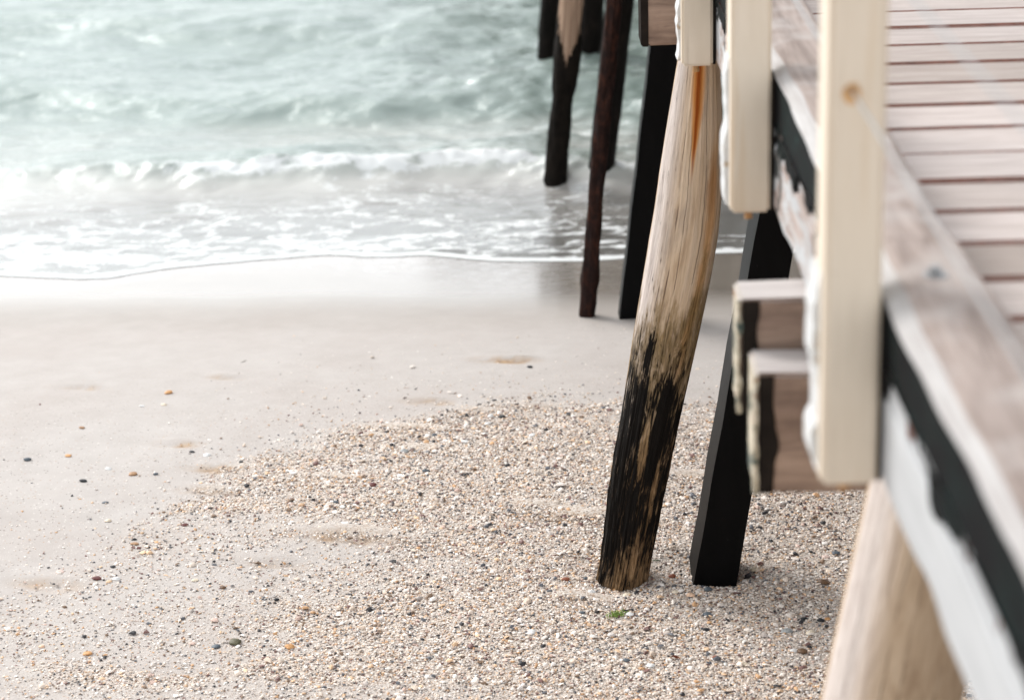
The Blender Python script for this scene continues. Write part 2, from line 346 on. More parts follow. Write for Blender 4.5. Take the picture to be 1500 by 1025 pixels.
def worn_box(x0, x1, y0, y1, z0, z1, nx, ny, nz, amp, seed, bev=.006):
    """timber with slightly wandering faces"""
    bm = bmesh.new(); box(bm, x0, x1, y0, y1, z0, z1, bev)
    L = max(x1-x0, y1-y0, z1-z0); ax = (x1-x0, y1-y0, z1-z0).index(L)
    n = [nx, ny, nz][ax]
    for k in range(1, n):
        co = [0, 0, 0]; co[ax] = (x0, y0, z0)[ax]+L*k/n; no = [0, 0, 0]; no[ax] = 1
        bmesh.ops.bisect_plane(bm, geom=bm.verts[:]+bm.edges[:]+bm.faces[:], plane_co=co, plane_no=no)
    r = random.Random(seed); ph = [r.uniform(0, 6) for _ in range(6)]
    for v in bm.verts:
        t = v.co[ax]
        for a in range(3):
            if a != ax: v.co[a] += amp*(math.sin(t*9+ph[a])+.6*math.sin(t*31+ph[a+3]+3*v.co[(a+1) % 3])+r.uniform(-.5, .5))*.5
    return bm
def tube(bm, pts, r, seg=10):
    rings = []
    for i, p in enumerate(pts):
        p = Vector(p); d = (Vector(pts[min(i+1, len(pts)-1)])-Vector(pts[max(i-1, 0)])).normalized()
        a = d.cross(Vector((0, 0, 1)) if abs(d.z) < .9 else Vector((1, 0, 0))).normalized(); b = d.cross(a)
        rr = r[i] if isinstance(r, (list, tuple)) else r
        rings.append([bm.verts.new(p+(a*math.cos(t)+b*math.sin(t))*rr) for t in [2*math.pi*k/seg for k in range(seg)]])
    for i in range(len(rings)-1):
        for k in range(seg): bm.faces.new((rings[i][k], rings[i][(k+1) % seg], rings[i+1][(k+1) % seg], rings[i+1][k]))
    bm.faces.new(rings[0]); bm.faces.new(rings[-1][::-1])

def pile(name, edges, Y, mat, parent, ztop, zbot, rough=.004, seg=72, step=.012, seed=0, yr=1.0, vspan=None, groove=0, lump=0):
    """edges: (row, left x, right x) in the photograph at distance Y; gives centre and radius along the pile"""
    rows = []
    for py, l, r in edges:
        a = at(l, py, Y=Y); b = at(r, py, Y=Y); c = (a+b)/2; rows.append((c.z, c.x, (b.x-a.x)/2, py/1000))
    rows.sort(); Z = np.array([q[0] for q in rows]); Xs = np.array([q[1] for q in rows]); R = np.array([q[2] for q in rows]); V = np.array([q[3] for q in rows])
    def ext(z, A):
        v = np.interp(z, Z, A)
        v = np.where(z < Z[0], A[0]+(z-Z[0])*(A[1]-A[0])/(Z[1]-Z[0]), v)
        return np.where(z > Z[-1], A[-1]+(z-Z[-1])*(A[-1]-A[-2])/(Z[-1]-Z[-2]), v)
    n = int((ztop-zbot)/step)+1; zz = np.linspace(zbot, ztop, n)
    sm = lambda A: sum(ext(zz+k*.05, A) for k in (-2, -1, 0, 1, 2))/5
    cx, rr, vv = sm(Xs), ext(np.clip(zz, Z[0], Z[-1]), R), ext(zz, V)
    th = np.linspace(0, 2*np.pi, seg+1)
    T, ZZ = np.meshgrid(th, zz); CXX = np.repeat(cx[:, None], seg+1, 1); RR = np.repeat(rr[:, None], seg+1, 1); VV = np.repeat(vv[:, None], seg+1, 1)
    ct, s_ = np.cos(T), np.sin(T)
    d = (fbm(ct*1.5+5, ZZ*1.1+s_*1.5, 70+seed, 3)-.5)*rough*3
    d += (fbm(ct*9+30, s_*9+ZZ*1.6, 80+seed, 4)-.5)*rough*1.3
    if groove:
        gg = fbm(ct*24+40, s_*24+ZZ*.9, 90+seed, 3); amt = sstep(-.1, 1, (VV-.45)/.35)
        d -= groove*sstep(.52, .62, gg)*(.25+amt)
        d += (fbm(ct*16+4, s_*16+ZZ*16, 95+seed, 3)-.5)*.008*sstep(.5, .7, VV)
    if lump: d += (fbm(ct*2.2, s_*2.2+ZZ*10, 99+seed, 4)-.5)*lump
    RR = RR+d
    co = np.stack([CXX-RR*ct, Y-RR*s_*yr, ZZ], -1)            # th=0 left side, pi/2 towards camera
    nn, k = co.shape[:2]; idx = np.arange(nn*k).reshape(nn, k)
    me = bpy.data.meshes.new(name)
    q = np.stack([idx[:-1, :-1], idx[:-1, 1:], idx[1:, 1:], idx[1:, :-1]], -1).reshape(-1, 4)
    grid_mesh(me, co.reshape(-1, 3), q)
    uv = me.uv_layers.new(name='UVMap'); U = np.stack([T/(2*np.pi), VV], -1).reshape(-1, 2)
    uv.data.foreach_set('uv', U[q.reshape(-1)].astype(np.float32).ravel())
    bm = bmesh.new(); bm.from_mesh(me); bm.verts.ensure_lookup_table()
    bm.faces.new([bm.verts[i] for i in idx[-1, :-1]]); bm.to_mesh(me); bm.free()
    return link(name, me, mat, parent)
def grid_mesh(me, co, quads, smooth=True):
    me.vertices.add(len(co)); me.vertices.foreach_set('co', np.ascontiguousarray(co, np.float32).ravel())
    nl = quads.size; k = quads.shape[1]
    me.loops.add(nl); me.loops.foreach_set('vertex_index', quads.astype(np.int32).ravel())
    me.polygons.add(len(quads)); me.polygons.foreach_set('loop_start', np.arange(0, nl, k, dtype=np.int32))
    me.polygons.foreach_set('use_smooth', np.full(len(quads), smooth))
    me.update(calc_edges=True)
def fattr(me, name, val):
    a = me.attributes.new(name, 'FLOAT', 'POINT'); a.data.foreach_set('value', np.asarray(val, np.float32).ravel())
def axis(lo, hi, st, out_lo, out_hi):
    a = list(np.arange(lo, hi+1e-6, st)); s = st; v = a[-1]; up = []
    while v < out_hi: s *= 1.25; v += s; up.append(v)
    s = st; v = a[0]; dn = []
    while v > out_lo: s *= 1.25; v -= s; dn.append(v)
    return np.array(dn[::-1]+a+up)

# ---------------------------------------------------------------- beach
xs = axis(-3.4, 3.0, .025, -400, 400); ys = axis(5.2, 13.0, .025, -400, 60)
X, Y = np.meshgrid(xs, ys); Zz = zs(X, Y)
marks = [(500, 788, .16, .035, .55), (520, 783, .1, .03, .4), (738, 528, .10, .03, .7), (765, 527, .06, .025, .5), (592, 630, .12, .03, .55), (628, 589, .09, .03, .5), (785, 597, .13, .02, .45),
         (262, 651, .07, .025, .6), (120, 568, .09, .02, .45), (330, 553, .07, .02, .4), (840, 760, .16, .03, .5), (790, 745, .09, .025, .5), (70, 857, .10, .03, .45), (315, 688, .08, .03, .55), (695, 604, .08, .03, .4), (620, 660, .07, .03, .4), (305, 720, .09, .025, .5), (400, 826, .09, .03, .35), (540, 640, .1, .02, .3), (1010, 700, .12, .03, .4), (905, 760, .1, .03, .3), (480, 700, .08, .02, .3), (860, 880, .1, .03, .2)]
stain = np.zeros_like(X); wr = fbm(X*26, Y*30, 61, 3)
for px, py, a, b, k in marks:
    p = on_sand(px, py); dx = X-p.x; dy = Y-p.y+.25*dx
    g = np.exp(-(dx/a)**2-(dy/b)**2); Zz = Zz - .011*g + .010*np.exp(-(dx/a)**2-((dy-b*1.5)/b)**2)
    stain = np.maximum(stain, k*g*sstep(.3, .62, wr)*1.5)
wety = np.array([on_sand(px, 466+.0*px).y for px in (-60, 1560)]); wx = np.array([on_sand(px, 466).x for px in (-60, 1560)])
wl = np.interp(X, wx, wety) + .10*(fbm(X*.8, Y*0+1, 12, 3)-.5)
wet = np.clip((Y-wl+.30 + .16*(fbm(X*1.1, Y*2, 13, 4)-.5))/.85, 0, 1)**1.2
shl = wavy(shx, shy, X)
film = np.clip(1-(shl-Y)/(.55+.35*np.sin(X*1.3+1)), 0, 1)*sstep(-.2, .2, shl-Y+.2)*sstep(.9, -.2, X)
gcv = np.clip(grit_cover(X, Y), 0, 1)
spr = sstep(10.0, 7.5, Y)*.7
co = np.stack([X, Y, Zz], -1).reshape(-1, 3); idx = np.arange(X.size).reshape(X.shape)
q = np.stack([idx[:-1, :-1], idx[:-1, 1:], idx[1:, 1:], idx[1:, :-1]], -1).reshape(-1, 4)
me = bpy.data.meshes.new('sand'); grid_mesh(me, co, q)
for n_, a in (('grit', gcv), ('wet', wet), ('stain', np.clip(stain, 0, 1)), ('film', film), ('sprinkle', spr)): fattr(me, n_, a)
sand = tag(link('sand_beach', me, M['sand']), 'pale sand beach sloping down to the sea, wet and mirror-like at the waterline', 'beach', kind='structure')

# ---------------------------------------------------------------- sea
xs = axis(-5.4, 5.0, .026, -500, 500); ss = axis(0, 9.0, .018, -.001, 600)
ss = ss[ss >= 0]
X, Sg = np.meshgrid(xs, ss); ysh = wavy(shx, shy, X) + .03*(fbm(X*6, X*0, 21, 3)-.5); Y = ysh + Sg
def line(pts, z):
    P = [at(a, b, Z=z) for a, b in pts]; return np.interp(X, [p.x for p in P], [p.y for p in P])
amp_far = sstep(30, 9, Sg)
def ridge(yc, h, back, front, mod):
    d = Y-yc; return mod*h*np.where(d > 0, np.exp(-(d/back)**2), np.exp(-(d/front)**2))
yb = line([(-80, 268), (36, 266), (200, 262), (300, 268), (430, 258), (600, 252), (700, 249), (790, 252), (900, 256), (1500, 250)], WL)
yb = yb + .10*(fbm(X*2.1, X*0+2, 33, 3)-.5)
pxm = sstep(-3.2, -2.0, X)*sstep(1.4, .1, X)
zb = ridge(yb, .095, .55, .19, .35+.65*pxm)
y2 = line([(-80, 150), (36, 146), (250, 158), (400, 160), (560, 168), (800, 150), (1500, 140)], WL) + .25*(fbm(X*.9, X*0+7, 35, 3)-.5)
z2 = ridge(y2, .135, .8, .33, .85+.15*np.sin(X*.7))
y3 = y2 + 2.3 + .4*(fbm(X*.6, X*0+9, 36, 3)-.5); z3 = ridge(y3, .09, .9, .45, 1)
y4 = y3 + 2.6; z4 = ridge(y4, .10, 1.0, .6, 1)
calm = sstep(.15, 2.2, Sg)
rp = (fbm(X*1.15+Y*.2, Y*2.1-X*.25, 41, 3, .5)-.5)*.125 + (fbm(X*2.9-Y*.3, Y*5.4+X*.5, 47, 4, .58)-.5)*.072
rp = rp + (1-np.abs(fbm(X*2.0+3, Y*4.6+.6*X, 52, 3, .5)*2-1))*.02
Zw = WL + zb + z2 + z3 + z4 + (.70+.60*sstep(-1.6, .4, X)-.1*sstep(-1, -2.5, X))*rp*calm*(amp_far*.9+.1)
sandz = zs(X, Y)
thin = .002 + .006*sstep(0, .07, Sg)*np.exp(-(Sg/.14)**2) + .02*sstep(0, 1.0, Sg) + .010*sstep(.1, .8, Sg)*(fbm(X*3, Y*7, 66, 3)-.4)
lift = sandz+np.maximum(thin, .003)
Zw = np.maximum(Zw, lift)
depth = np.clip(Zw-sandz, 0, 2)
# foam
lace = 1-np.abs(fbm(X*3.2+Y*.4, Y*6.2-X*.6, 71, 4, .55)*2-1)*1.0
lace = sstep(.80, .97, lace); blot = fbm(X*1.2, Y*2.6, 77, 4)
fo = np.clip(1.3*np.exp(-(Sg/(.055+.03*fbm(X*5, X*0, 111, 3)))**2), 0, 1)
fo = np.maximum(fo, lace*.72*sstep(2.4, .1, Sg)*sstep(.30, .56, blot+.14))
fo = np.maximum(fo, sstep(.50, .68, blot)*.62*sstep(1.5, .15, Sg)*(.45+.55*sstep(.5, -1.8, X)+.4*sstep(.2, 1, X)))
fo = np.maximum(fo, .42*sstep(2.6, .6, Sg)*sstep(.30, .62, fbm(X*.9+4, Y*2.0, 107, 5, .6))*sstep(.8, -.3, X))
lc3 = sstep(.74, .96, 1-np.abs(fbm(X*4.2-Y*.5, Y*8+X*.8, 121, 4, .6)*2-1))
fo = np.maximum(fo, lc3*.66*sstep(2.6, .9, Sg)*sstep(.30, .55, fbm(X*1.3+9, Y*1.7, 123, 3)))
d = Y-yb
br = sstep(-.27, -.06, d+.16*(fbm(X*4, Y*2, 103, 3)-.5))*sstep(.08, -.06, d)
cl = fbm(X*5.2, Y*9, 83, 4, .6)
fo = np.maximum(fo, br*pxm*sstep(-2.9, -1.5, X)*(sstep(.30, .60, cl)*.55+.45)*sstep(.15, .42, fbm(X*1.4, Y*.4, 88, 2)+.12*sstep(-1.6, -.6, X)))
lace2 = sstep(.86, .97, 1-np.abs(fbm(X*2.2+Y*.3, Y*4.6-X*.8, 91, 4, .6)*2-1))
fo = np.maximum(fo, lace2*.50*sstep(7, .5, Sg)*sstep(.45, .62, fbm(X*.7, Y*1.1, 97, 3)))
Zw = Zw + np.where(br > 0, br*pxm*.085*(fbm(X*7, Y*9, 105, 4, .65)-.35), 0)
co = np.stack([X, Y, Zw], -1).reshape(-1, 3); idx = np.arange(X.size).reshape(X.shape)
q = np.stack([idx[:-1, :-1], idx[:-1, 1:], idx[1:, 1:], idx[1:, :-1]], -1).reshape(-1, 4)
me = bpy.data.meshes.new('sea'); grid_mesh(me, co, q); fattr(me, 'foam', fo); fattr(me, 'depth', depth)
tag(link('sea_water', me, M['water']), 'pale green shallow sea with a small breaking wave and foam running up the sand', 'sea', kind='structure')

# ---------------------------------------------------------------- shell grit (uncountable)
pal = np.array([(.84, .80, .75), (.76, .69, .61), (.86, .85, .83), (.66, .57, .48), (.60, .38, .21), (.74, .54, .36), (.42, .39, .37), (.11, .12, .14), (.035, .035, .04), (.19, .11, .10), (.62, .48, .42), (.22, .15, .10)])
pw = np.array([.22, .16, .14, .11, .05, .06, .06, .065, .05, .06, .04, .06]); pw /= pw.sum()
NC = 760000
cx = rng.uniform(-2.7, 2.6, NC); cy = rng.uniform(5.35, 9.6, NC)
keep = rng.random(NC) < grit_cover(cx, cy)
cx, cy = cx[keep], cy[keep]; n = len(cx)
size = .0019 + .0048*rng.random(n)**2.6; big = rng.random(n) < .035; size = np.where(big, size*1.9+.001, size)
size = np.where(rng.random(n) < .004, size*1.9, size)
size = np.where(cy > 8.6, size*.8, size)
K = 6; th = np.linspace(0, 2*np.pi, K, endpoint=False)[None, :]+rng.uniform(0, 1, (n, K))*.7
rad = size[:, None]*rng.uniform(.65, 1.25, (n, K)); el = rng.uniform(.5, 1.05, n)[:, None]
lx = rad*np.cos(th); ly = rad*np.sin(th)*el
hgt = size*rng.uniform(.12, .55, n)
lz = -hgt[:, None]*rng.uniform(.0, .5, (n, K))
P = np.concatenate([np.stack([lx, ly, lz], -1), np.stack([lx.mean(1)*.4, ly.mean(1)*.4, hgt], -1)[:, None, :], np.stack([lx*.62, ly*.62, np.repeat(hgt[:, None]*.72, K, 1)], -1)], 1)
yaw = rng.uniform(0, 2*np.pi, n); tilt = rng.normal(0, .32, n); ct, s_ = np.cos(tilt), np.sin(tilt)
x1 = P[..., 0]; y1 = P[..., 1]*ct[:, None]-P[..., 2]*s_[:, None]; z1 = P[..., 1]*s_[:, None]+P[..., 2]*ct[:, None]
c_, s2 = np.cos(yaw)[:, None], np.sin(yaw)[:, None]
Wx = x1*c_-y1*s2+cx[:, None]; Wy = x1*s2+y1*c_+cy[:, None]; Wz = z1+(zs(cx, cy)+size*rng.uniform(.0, .6, n))[:, None]
co = np.stack([Wx, Wy, Wz], -1).reshape(-1, 3); nv = 2*K+1
base = np.arange(n)[:, None, None]*nv
tri = [];
for k in range(K):
    k2 = (k+1) % K
    tri += [(k, k2, K+1+k2), (k, K+1+k2, K+1+k), (K+1+k, K+1+k2, K)]
tri = (base+np.array(tri)[None]).reshape(-1, 3)
me = bpy.data.meshes.new('shell_grit'); grid_mesh(me, co, tri, False)
cc = pal[rng.choice(len(pal), n, p=pw)]*rng.uniform(.8, 1.15, (n, 1))*np.array([[1.07, 1.01, .975]])
a = me.attributes.new('col', 'FLOAT_COLOR', 'POINT')
a.data.foreach_set('color', np.repeat(np.concatenate([np.clip(cc, 0, 1), np.ones((n, 1))], 1), nv, 0).astype(np.float32).ravel())
tag(link('shell_grit', me, M['chips']), 'crushed shell and small stone grit spread over the beach around the piles', 'shell grit', kind='stuff')
print('chips', n, 'WL', WL)

# ---------------------------------------------------------------- individual pebbles, shells, weed
def lump_mesh(name, sx, sy, sz, seed, kind):
    r = random.Random(seed); bm = bmesh.new()
    if kind == 'pebble':
        bmesh.ops.create_icosphere(bm, subdivisions=3, radius=1)
        ph = [r.uniform(0, 6) for _ in range(6)]
        for v in bm.verts:
            c = v.co; k = 1+.10*math.sin(2.1*c.x+ph[0])*math.cos(1.7*c.y+ph[1])+.07*math.sin(3.9*c.y+ph[2]+2*c.z)+.03*math.sin(8*c.x+ph[3])*math.sin(7*c.y+ph[4])
            v.co = Vector((c.x*sx*k, c.y*sy*k, c.z*sz*k+sz*.55))
    elif kind == 'shell':       # half clam: ribbed fan dome with an open underside
        nr, na = 9, 40; rings = []
        for i in range(nr+1):
            t = i/nr; ring = []
            for j in range(na):
                a = 2*math.pi*j/na; rr = t*(1-.18*math.cos(a)**8*(1 if math.cos(a) > 0 else 0))
                rb = 1+.035*math.cos(a*20)*t
                x = rr*math.cos(a)*sx*rb+sx*.15*(1-t); y = rr*math.sin(a)*sy*rb
                ring.append(bm.verts.new((x-.45*sx*(1-t), y, sz*1.3*(1-t**2.2)+sz*.05+.03*sz*math.sin(t*22))))
            rings.append(ring)
        for i in range(nr):
            for j in range(na):
                a, b, c, d = rings[i][j], rings[i][(j+1) % na], rings[i+1][(j+1) % na], rings[i+1][j]
                bm.faces.new((a, b, c, d))
        bmesh.ops.remove_doubles(bm, verts=bm.verts, dist=1e-6)
        bmesh.ops.solidify(bm, geom=bm.faces[:], thickness=.0006)
    elif kind == 'stick':
        pts = [(sx*(t*2-1), sy*.4*math.sin(t*4+seed), sz*(.8+.6*math.sin(t*5+seed))) for t in [i/9 for i in range(10)]]
        tube(bm, pts, [sz*(.35+.65*math.sin(math.pi*(.1+.8*i/9))) for i in range(10)], 8)
    elif kind == 'weed':
        for _ in range(46):
            a = r.uniform(0, 6.3); d = r.random()**.7; x, y = d*sx*math.cos(a), d*sy*math.sin(a)
            pts = []; aa = r.uniform(0, 6.3); L = sz*r.uniform(.6, 1.5)
            for k in range(5): pts.append((x+L*k/4*math.cos(aa+k*.5)*.7, y+L*k/4*math.sin(aa+k*.5)*.7, sz*(.1+.9*math.sin(k/4*2.6))*r.uniform(.7, 1.1)))
            for k in range(4):
                w = sz*.28*(1-k/5); p, q2 = Vector(pts[k]), Vector(pts[k+1]); s = Vector((-math.sin(aa), math.cos(aa), .25))*w
                bm.faces.new([bm.verts.new(c) for c in (p-s, p+s, q2+s*.8, q2-s*.8)])
    elif kind == 'leaf':
        vs = []
        for i in range(9):
            t = i/8; w = sy*math.sin(math.pi*(.05+.9*t)); x = sx*(2*t-1); z = sz*(.4+math.sin(t*3+1)*.8)
            vs.append([bm.verts.new((x, -w, z+sz*.6)), bm.verts.new((x, 0, z)), bm.verts.new((x, w, z+sz*.5))])
        for i in range(8):
            for k in range(2): bm.faces.new((vs[i][k], vs[i][k+1], vs[i+1][k+1], vs[i+1][k]))
        bmesh.ops.solidify(bm, geom=bm.faces[:], thickness=.0007)
    return bm
CL = {'black': (.02, .021, .024), 'slate': (.10, .12, .14), 'grey': (.32, .33, .33), 'tan': (.38, .22, .12), 'orange': (.58, .31, .13), 'brown': (.14, .08, .045),
      'maroon': (.12, .035, .03), 'white': (.80, .78, .74), 'cream': (.74, .64, .50), 'peach': (.74, .50, .35), 'olive': (.10, .09, .05), 'green': (.22, .33, .07), 'dkgreen': (.05, .11, .03), 'redbrown': (.26, .09, .05), 'pink': (.70, .54, .48)}
PM = {k: plain('stone_'+k if k not in ('green', 'dkgreen') else 'weed_'+k, c, .5, 150) for k, c in CL.items()}
# photo x, y, width px, aspect, colour, kind, name, label
items = [
 (120, 627, 9, .6, 'tan', 'pebble', 'pebble', 'small brown pebble alone on bare sand, near the left edge below the wet sand'),
 (247, 576, 12, .7, 'orange', 'pebble', 'pebble', 'orange flat pebble on smooth sand, the highest coloured one on the left'),
 (240, 593, 10, .6, 'cream', 'shell', 'shell', 'cream shell fragment lying just under the orange flat pebble'),
 (208, 595, 9, .5, 'white', 'shell', 'shell', 'white shell sliver left of the orange flat pebble'),
 (357, 530, 10, .4, 'olive', 'stick', 'twig', 'short dark twig on the smooth sand just below the wet band'),
 (100, 668, 11, .5, 'orange', 'pebble', 'pebble', 'flat tan orange pebble between the brown pebble and the black oval one'),
 (122, 705, 12, .6, 'black', 'pebble', 'pebble', 'shiny black oval pebble on bare sand at lower left'),
 (195, 695, 13, .6, 'tan', 'pebble', 'pebble', 'reddish tan pebble right of the black oval pebble'),
 (228, 695, 8, .7, 'slate', 'pebble', 'pebble', 'blue grey pebble beside the reddish tan one'),
 (40, 674, 11, .8, 'slate', 'pebble', 'pebble', 'dark grey pebble at the far left edge of the beach'),
 (154, 736, 10, .4, 'slate', 'shell', 'shell', 'thin slate blue shell chip below the reddish tan pebble'),
 (159, 687, 10, .7, 'white', 'shell', 'shell', 'white shell between the black oval pebble and the reddish tan pebble'),
 (281, 662, 9, .4, 'black', 'pebble', 'pebble', 'black sliver of stone where the sand meets the shell grit edge'),
 (303, 667, 12, .6, 'white', 'shell', 'shell', 'round white shell on the edge of the shell grit at upper left'),
 (353, 677, 7, .6, 'black', 'pebble', 'pebble', 'small black stone at the upper rim of the shell grit'),
 (367, 710, 11, .4, 'brown', 'stick', 'twig', 'short brown twig inside the shell grit'),
 (197, 797, 12, .5, 'tan', 'pebble', 'pebble', 'brown flat pebble at the left tip of the shell grit'),
 (203, 803, 7, .6, 'maroon', 'pebble', 'pebble', 'dark red stone tucked under the brown flat pebble'),
 (142, 848, 13, .6, 'maroon', 'pebble', 'pebble', 'dull maroon stone in thin grit at lower left'),
 (271, 769, 11, .6, 'maroon', 'shell', 'shell', 'dark purple mussel shell in the upper left grit'),
 (158, 763, 11, .7, 'cream', 'shell', 'shell', 'cream round shell alone on sand above the lower left grit'),
 (88, 838, 12, .5, 'pink', 'pebble', 'pebble', 'pale pinkish flat stone on sand, beside a tiny black chip at lower left'),
 (286, 850, 11, .6, 'cream', 'shell', 'shell', 'cream oval shell in the sandy strip of the lower left grit'),
 (170, 848, 13, .7, 'white', 'shell', 'shell', 'white shell right of the dull maroon stone'),
 (327, 861, 9, .8, 'brown', 'pebble', 'pebble', 'dark brown knobbly stone in the sandy strip'),
 (345, 942, 19, .7, 'olive', 'pebble', 'stone', 'largest brown stone in the lower left grit'),
 (316, 947, 14, .6, 'slate', 'shell', 'shell', 'blue grey shell just left of the largest brown stone'),
 (424, 948, 14, .7, 'orange', 'pebble', 'pebble', 'golden brown pebble right of the largest brown stone'),
 (128, 958, 14, .6, 'orange', 'pebble', 'pebble', 'orange oval pebble near the bottom left corner'),
 (61, 947, 10, .7, 'peach', 'shell', 'shell', 'peach coloured shell near the bottom left corner'),
 (405, 879, 8, .9, 'black', 'pebble', 'pebble', 'black chip on pale grit right of the sandy strip'),
 (735, 611, 11, .6, 'black', 'pebble', 'pebble', 'black pebble on the upper rim of the grit beside white shells'),
 (718, 610, 11, .8, 'white', 'shell', 'shell', 'domed white shell left of the black rim pebble'),
 (714, 621, 12, .7, 'white', 'shell', 'shell', 'second domed white shell, below the black rim pebble'),
 (724, 587, 8, .5, 'black', 'pebble', 'pebble', 'small black pebble on open sand above the rim of the grit'),
 (776, 538, 9, .5, 'black', 'pebble', 'pebble', 'black pebble on smooth sand right of the scuffed mark'),
 (764, 615, 13, .4, 'olive', 'stick', 'twig', 'dark flat twig at the rim of the grit right of the black rim pebble'),
 (800, 630, 7, .8, 'black', 'pebble', 'pebble', 'tiny black pebble in the grit left of the leaning timber pile'),
 (636, 638, 9, .7, 'slate', 'pebble', 'pebble', 'slate pebble in the grit below the scuffed sand'),
 (682, 647, 13, .5, 'white', 'shell', 'shell', 'long white shell in the middle of the upper grit'),
 (593, 661, 14, .6, 'grey', 'shell', 'shell', 'grey shell with a dark edge in the middle grit'),
 (743, 682, 9, .6, 'black', 'pebble', 'pebble', 'black pebble in the centre of the grit'),
 (695, 689, 8, 1, 'brown', 'pebble', 'pebble', 'rough dark brown stone left of the centre black pebble'),
 (624, 691, 11, .8, 'slate', 'pebble', 'pebble', 'blue grey pebble in the centre left of the grit'),
 (546, 711, 11, .8, 'maroon', 'pebble', 'stone', 'dull purple stone in the left centre of the grit'),
 (492, 736, 8, .9, 'slate', 'pebble', 'pebble', 'small slate blue pebble above the sand scuff'),
 (780, 638, 12, .7, 'white', 'shell', 'shell', 'white shell on the upper grit right of the long white one'),
 (512, 789, 9, .6, 'brown', 'pebble', 'stone', 'dark stone lying in the brown sand scuff'),
 (717, 769, 8, .7, 'black', 'pebble', 'pebble', 'black pebble below the centre of the grit'),
 (829, 849, 12, .7, 'redbrown', 'pebble', 'pebble', 'red brown pebble left of the foot of the timber pile'),
 (858, 848, 8, .9, 'slate', 'pebble', 'pebble', 'round slate pebble touching the left of the timber pile foot'),
 (867, 868, 14, .9, 'white', 'shell', 'shell', 'broad white shell just below the foot of the timber pile'),
 (902, 863, 14, .9, 'orange', 'shell', 'shell', 'orange brown shell below the foot of the timber pile'),
 (919, 871, 13, .7, 'cream', 'shell', 'shell', 'cream ribbed shell right of the orange brown shell'),
 (1037, 865, 12, 1, 'slate', 'pebble', 'pebble', 'slate pebble below the foot of the black square pile'),
 (1012, 872, 14, .8, 'peach', 'shell', 'shell', 'peach clam shell left of the slate pebble below the black pile'),
 (990, 867, 12, .6, 'cream', 'shell', 'shell', 'small cream shell between the two pile feet'),
 (985, 845, 11, .9, 'redbrown', 'pebble', 'stone', 'rusty stone between the timber pile foot and the black pile foot'),
 (1106, 835, 16, .7, 'cream', 'shell', 'shell', 'cream clam shell right of the black pile foot'),
 (1207, 853, 20, .6, 'brown', 'shell', 'shell', 'brown and orange shell right of the cream clam'),
 (1210, 816, 12, .7, 'pink', 'shell', 'shell', 'pinkish shell under the pier beside slate stones'),
 (1224, 811, 12, .7, 'slate', 'pebble', 'pebble', 'slate stone right of the pinkish shell'),
 (1175, 955, 15, .8, 'brown', 'pebble', 'stone', 'dark brown angular stone near the near pile'),
 (1163, 953, 12, .6, 'white', 'shell', 'shell', 'white shell leaning on the dark brown angular stone'),
 (1152, 925, 19, .7, 'grey', 'shell', 'shell', 'open grey clam shell right of centre at the bottom'),
 (1187, 928, 15, .9, 'cream', 'shell', 'shell', 'cream shell right of the open grey clam'),
 (1178, 907, 12, .7, 'black', 'shell', 'shell', 'black mussel shell above the cream shell'),
 (1203, 909, 12, .8, 'black', 'shell', 'shell', 'black mussel shell nearest the near pile, beside an orange chip'),
 (1212, 907, 10, .8, 'orange', 'shell', 'shell', 'orange shell chip touching the black mussel near the pile'),
 (1035, 923, 12, .6, 'black', 'pebble', 'pebble', 'black pebble on the grit below the dark weed strand'),
 (1037, 900, 15, .6, 'slate', 'shell', 'shell', 'slate shell above the black pebble and below the black pile'),
 (990, 965, 13, .8, 'redbrown', 'leaf', 'dry_leaf', 'curled red brown dry leaf on the grit at the bottom'),
 (918, 968, 11, .8, 'slate', 'pebble', 'pebble', 'slate pebble left of the dry leaf'),
 (1048, 963, 8, .9, 'redbrown', 'pebble', 'pebble', 'small brick red pebble right of the dry leaf'),
 (765, 973, 13, .7, 'black', 'pebble', 'stone', 'black stone at the bottom edge left of the dry leaf'),
 (875, 953, 12, .8, 'grey', 'shell', 'shell', 'grey shell between the black stone and the slate pebble at the bottom'),
 (778, 926, 15, .6, 'white', 'shell', 'shell', 'white oval shell above the black stone at the bottom'),
 (953, 975, 14, .6, 'white', 'shell', 'shell', 'white shell on the grit between slate pebble and dry leaf'),
 (1090, 973, 15, .8, 'cream', 'shell', 'shell', 'cream shell at the bottom edge right of the brick red pebble'),
 (853, 898, 9, .9, 'slate', 'pebble', 'pebble', 'small slate pebble just left of the green seaweed'),
 (923, 900, 13, .7, 'white', 'shell', 'shell', 'white shell at the right end of the green seaweed'),
 (903, 902, 34, .62, 'green', 'weed', 'seaweed', 'bright green seaweed tuft on the grit below the timber pile'),
 (962, 821, 14, .4, 'dkgreen', 'weed', 'seaweed', 'small dark green weed tuft at the right foot of the timber pile'),
 (998, 927, 28, .3, 'olive', 'weed', 'seaweed', 'dark olive weed strand right of the green seaweed'),
]
for i, (px, py, w, asp, cl, kd, nm, lb) in enumerate(items):
    p = on_sand(px, py); dist = (p-Vector((0, 0, H))).length; r_ = w/FPX*dist/2
    bm = lump_mesh(nm, r_, r_*(.65+.35*random.random()) if kd not in ('stick', 'weed') else r_*.5, r_*asp*(.55 if kd == 'pebble' else .5 if kd == 'shell' else .25 if kd == 'stick' else .5), i, kd)
    o = bm_obj(nm, bm, PM[cl], None, kd in ('pebble', 'shell', 'stick'))
    o.location = (p.x, p.y, p.z + .001); o.rotation_euler = (random.uniform(-.1, .1), random.uniform(-.1, .1), random.uniform(-.5, .5) + (random.choice((0, 3.14)) if kd == 'shell' else 0))
    tag(o, lb, {'twig': 'twig', 'dry_leaf': 'leaf', 'seaweed': 'seaweed', 'shell': 'shell'}.get(nm, 'stone'))

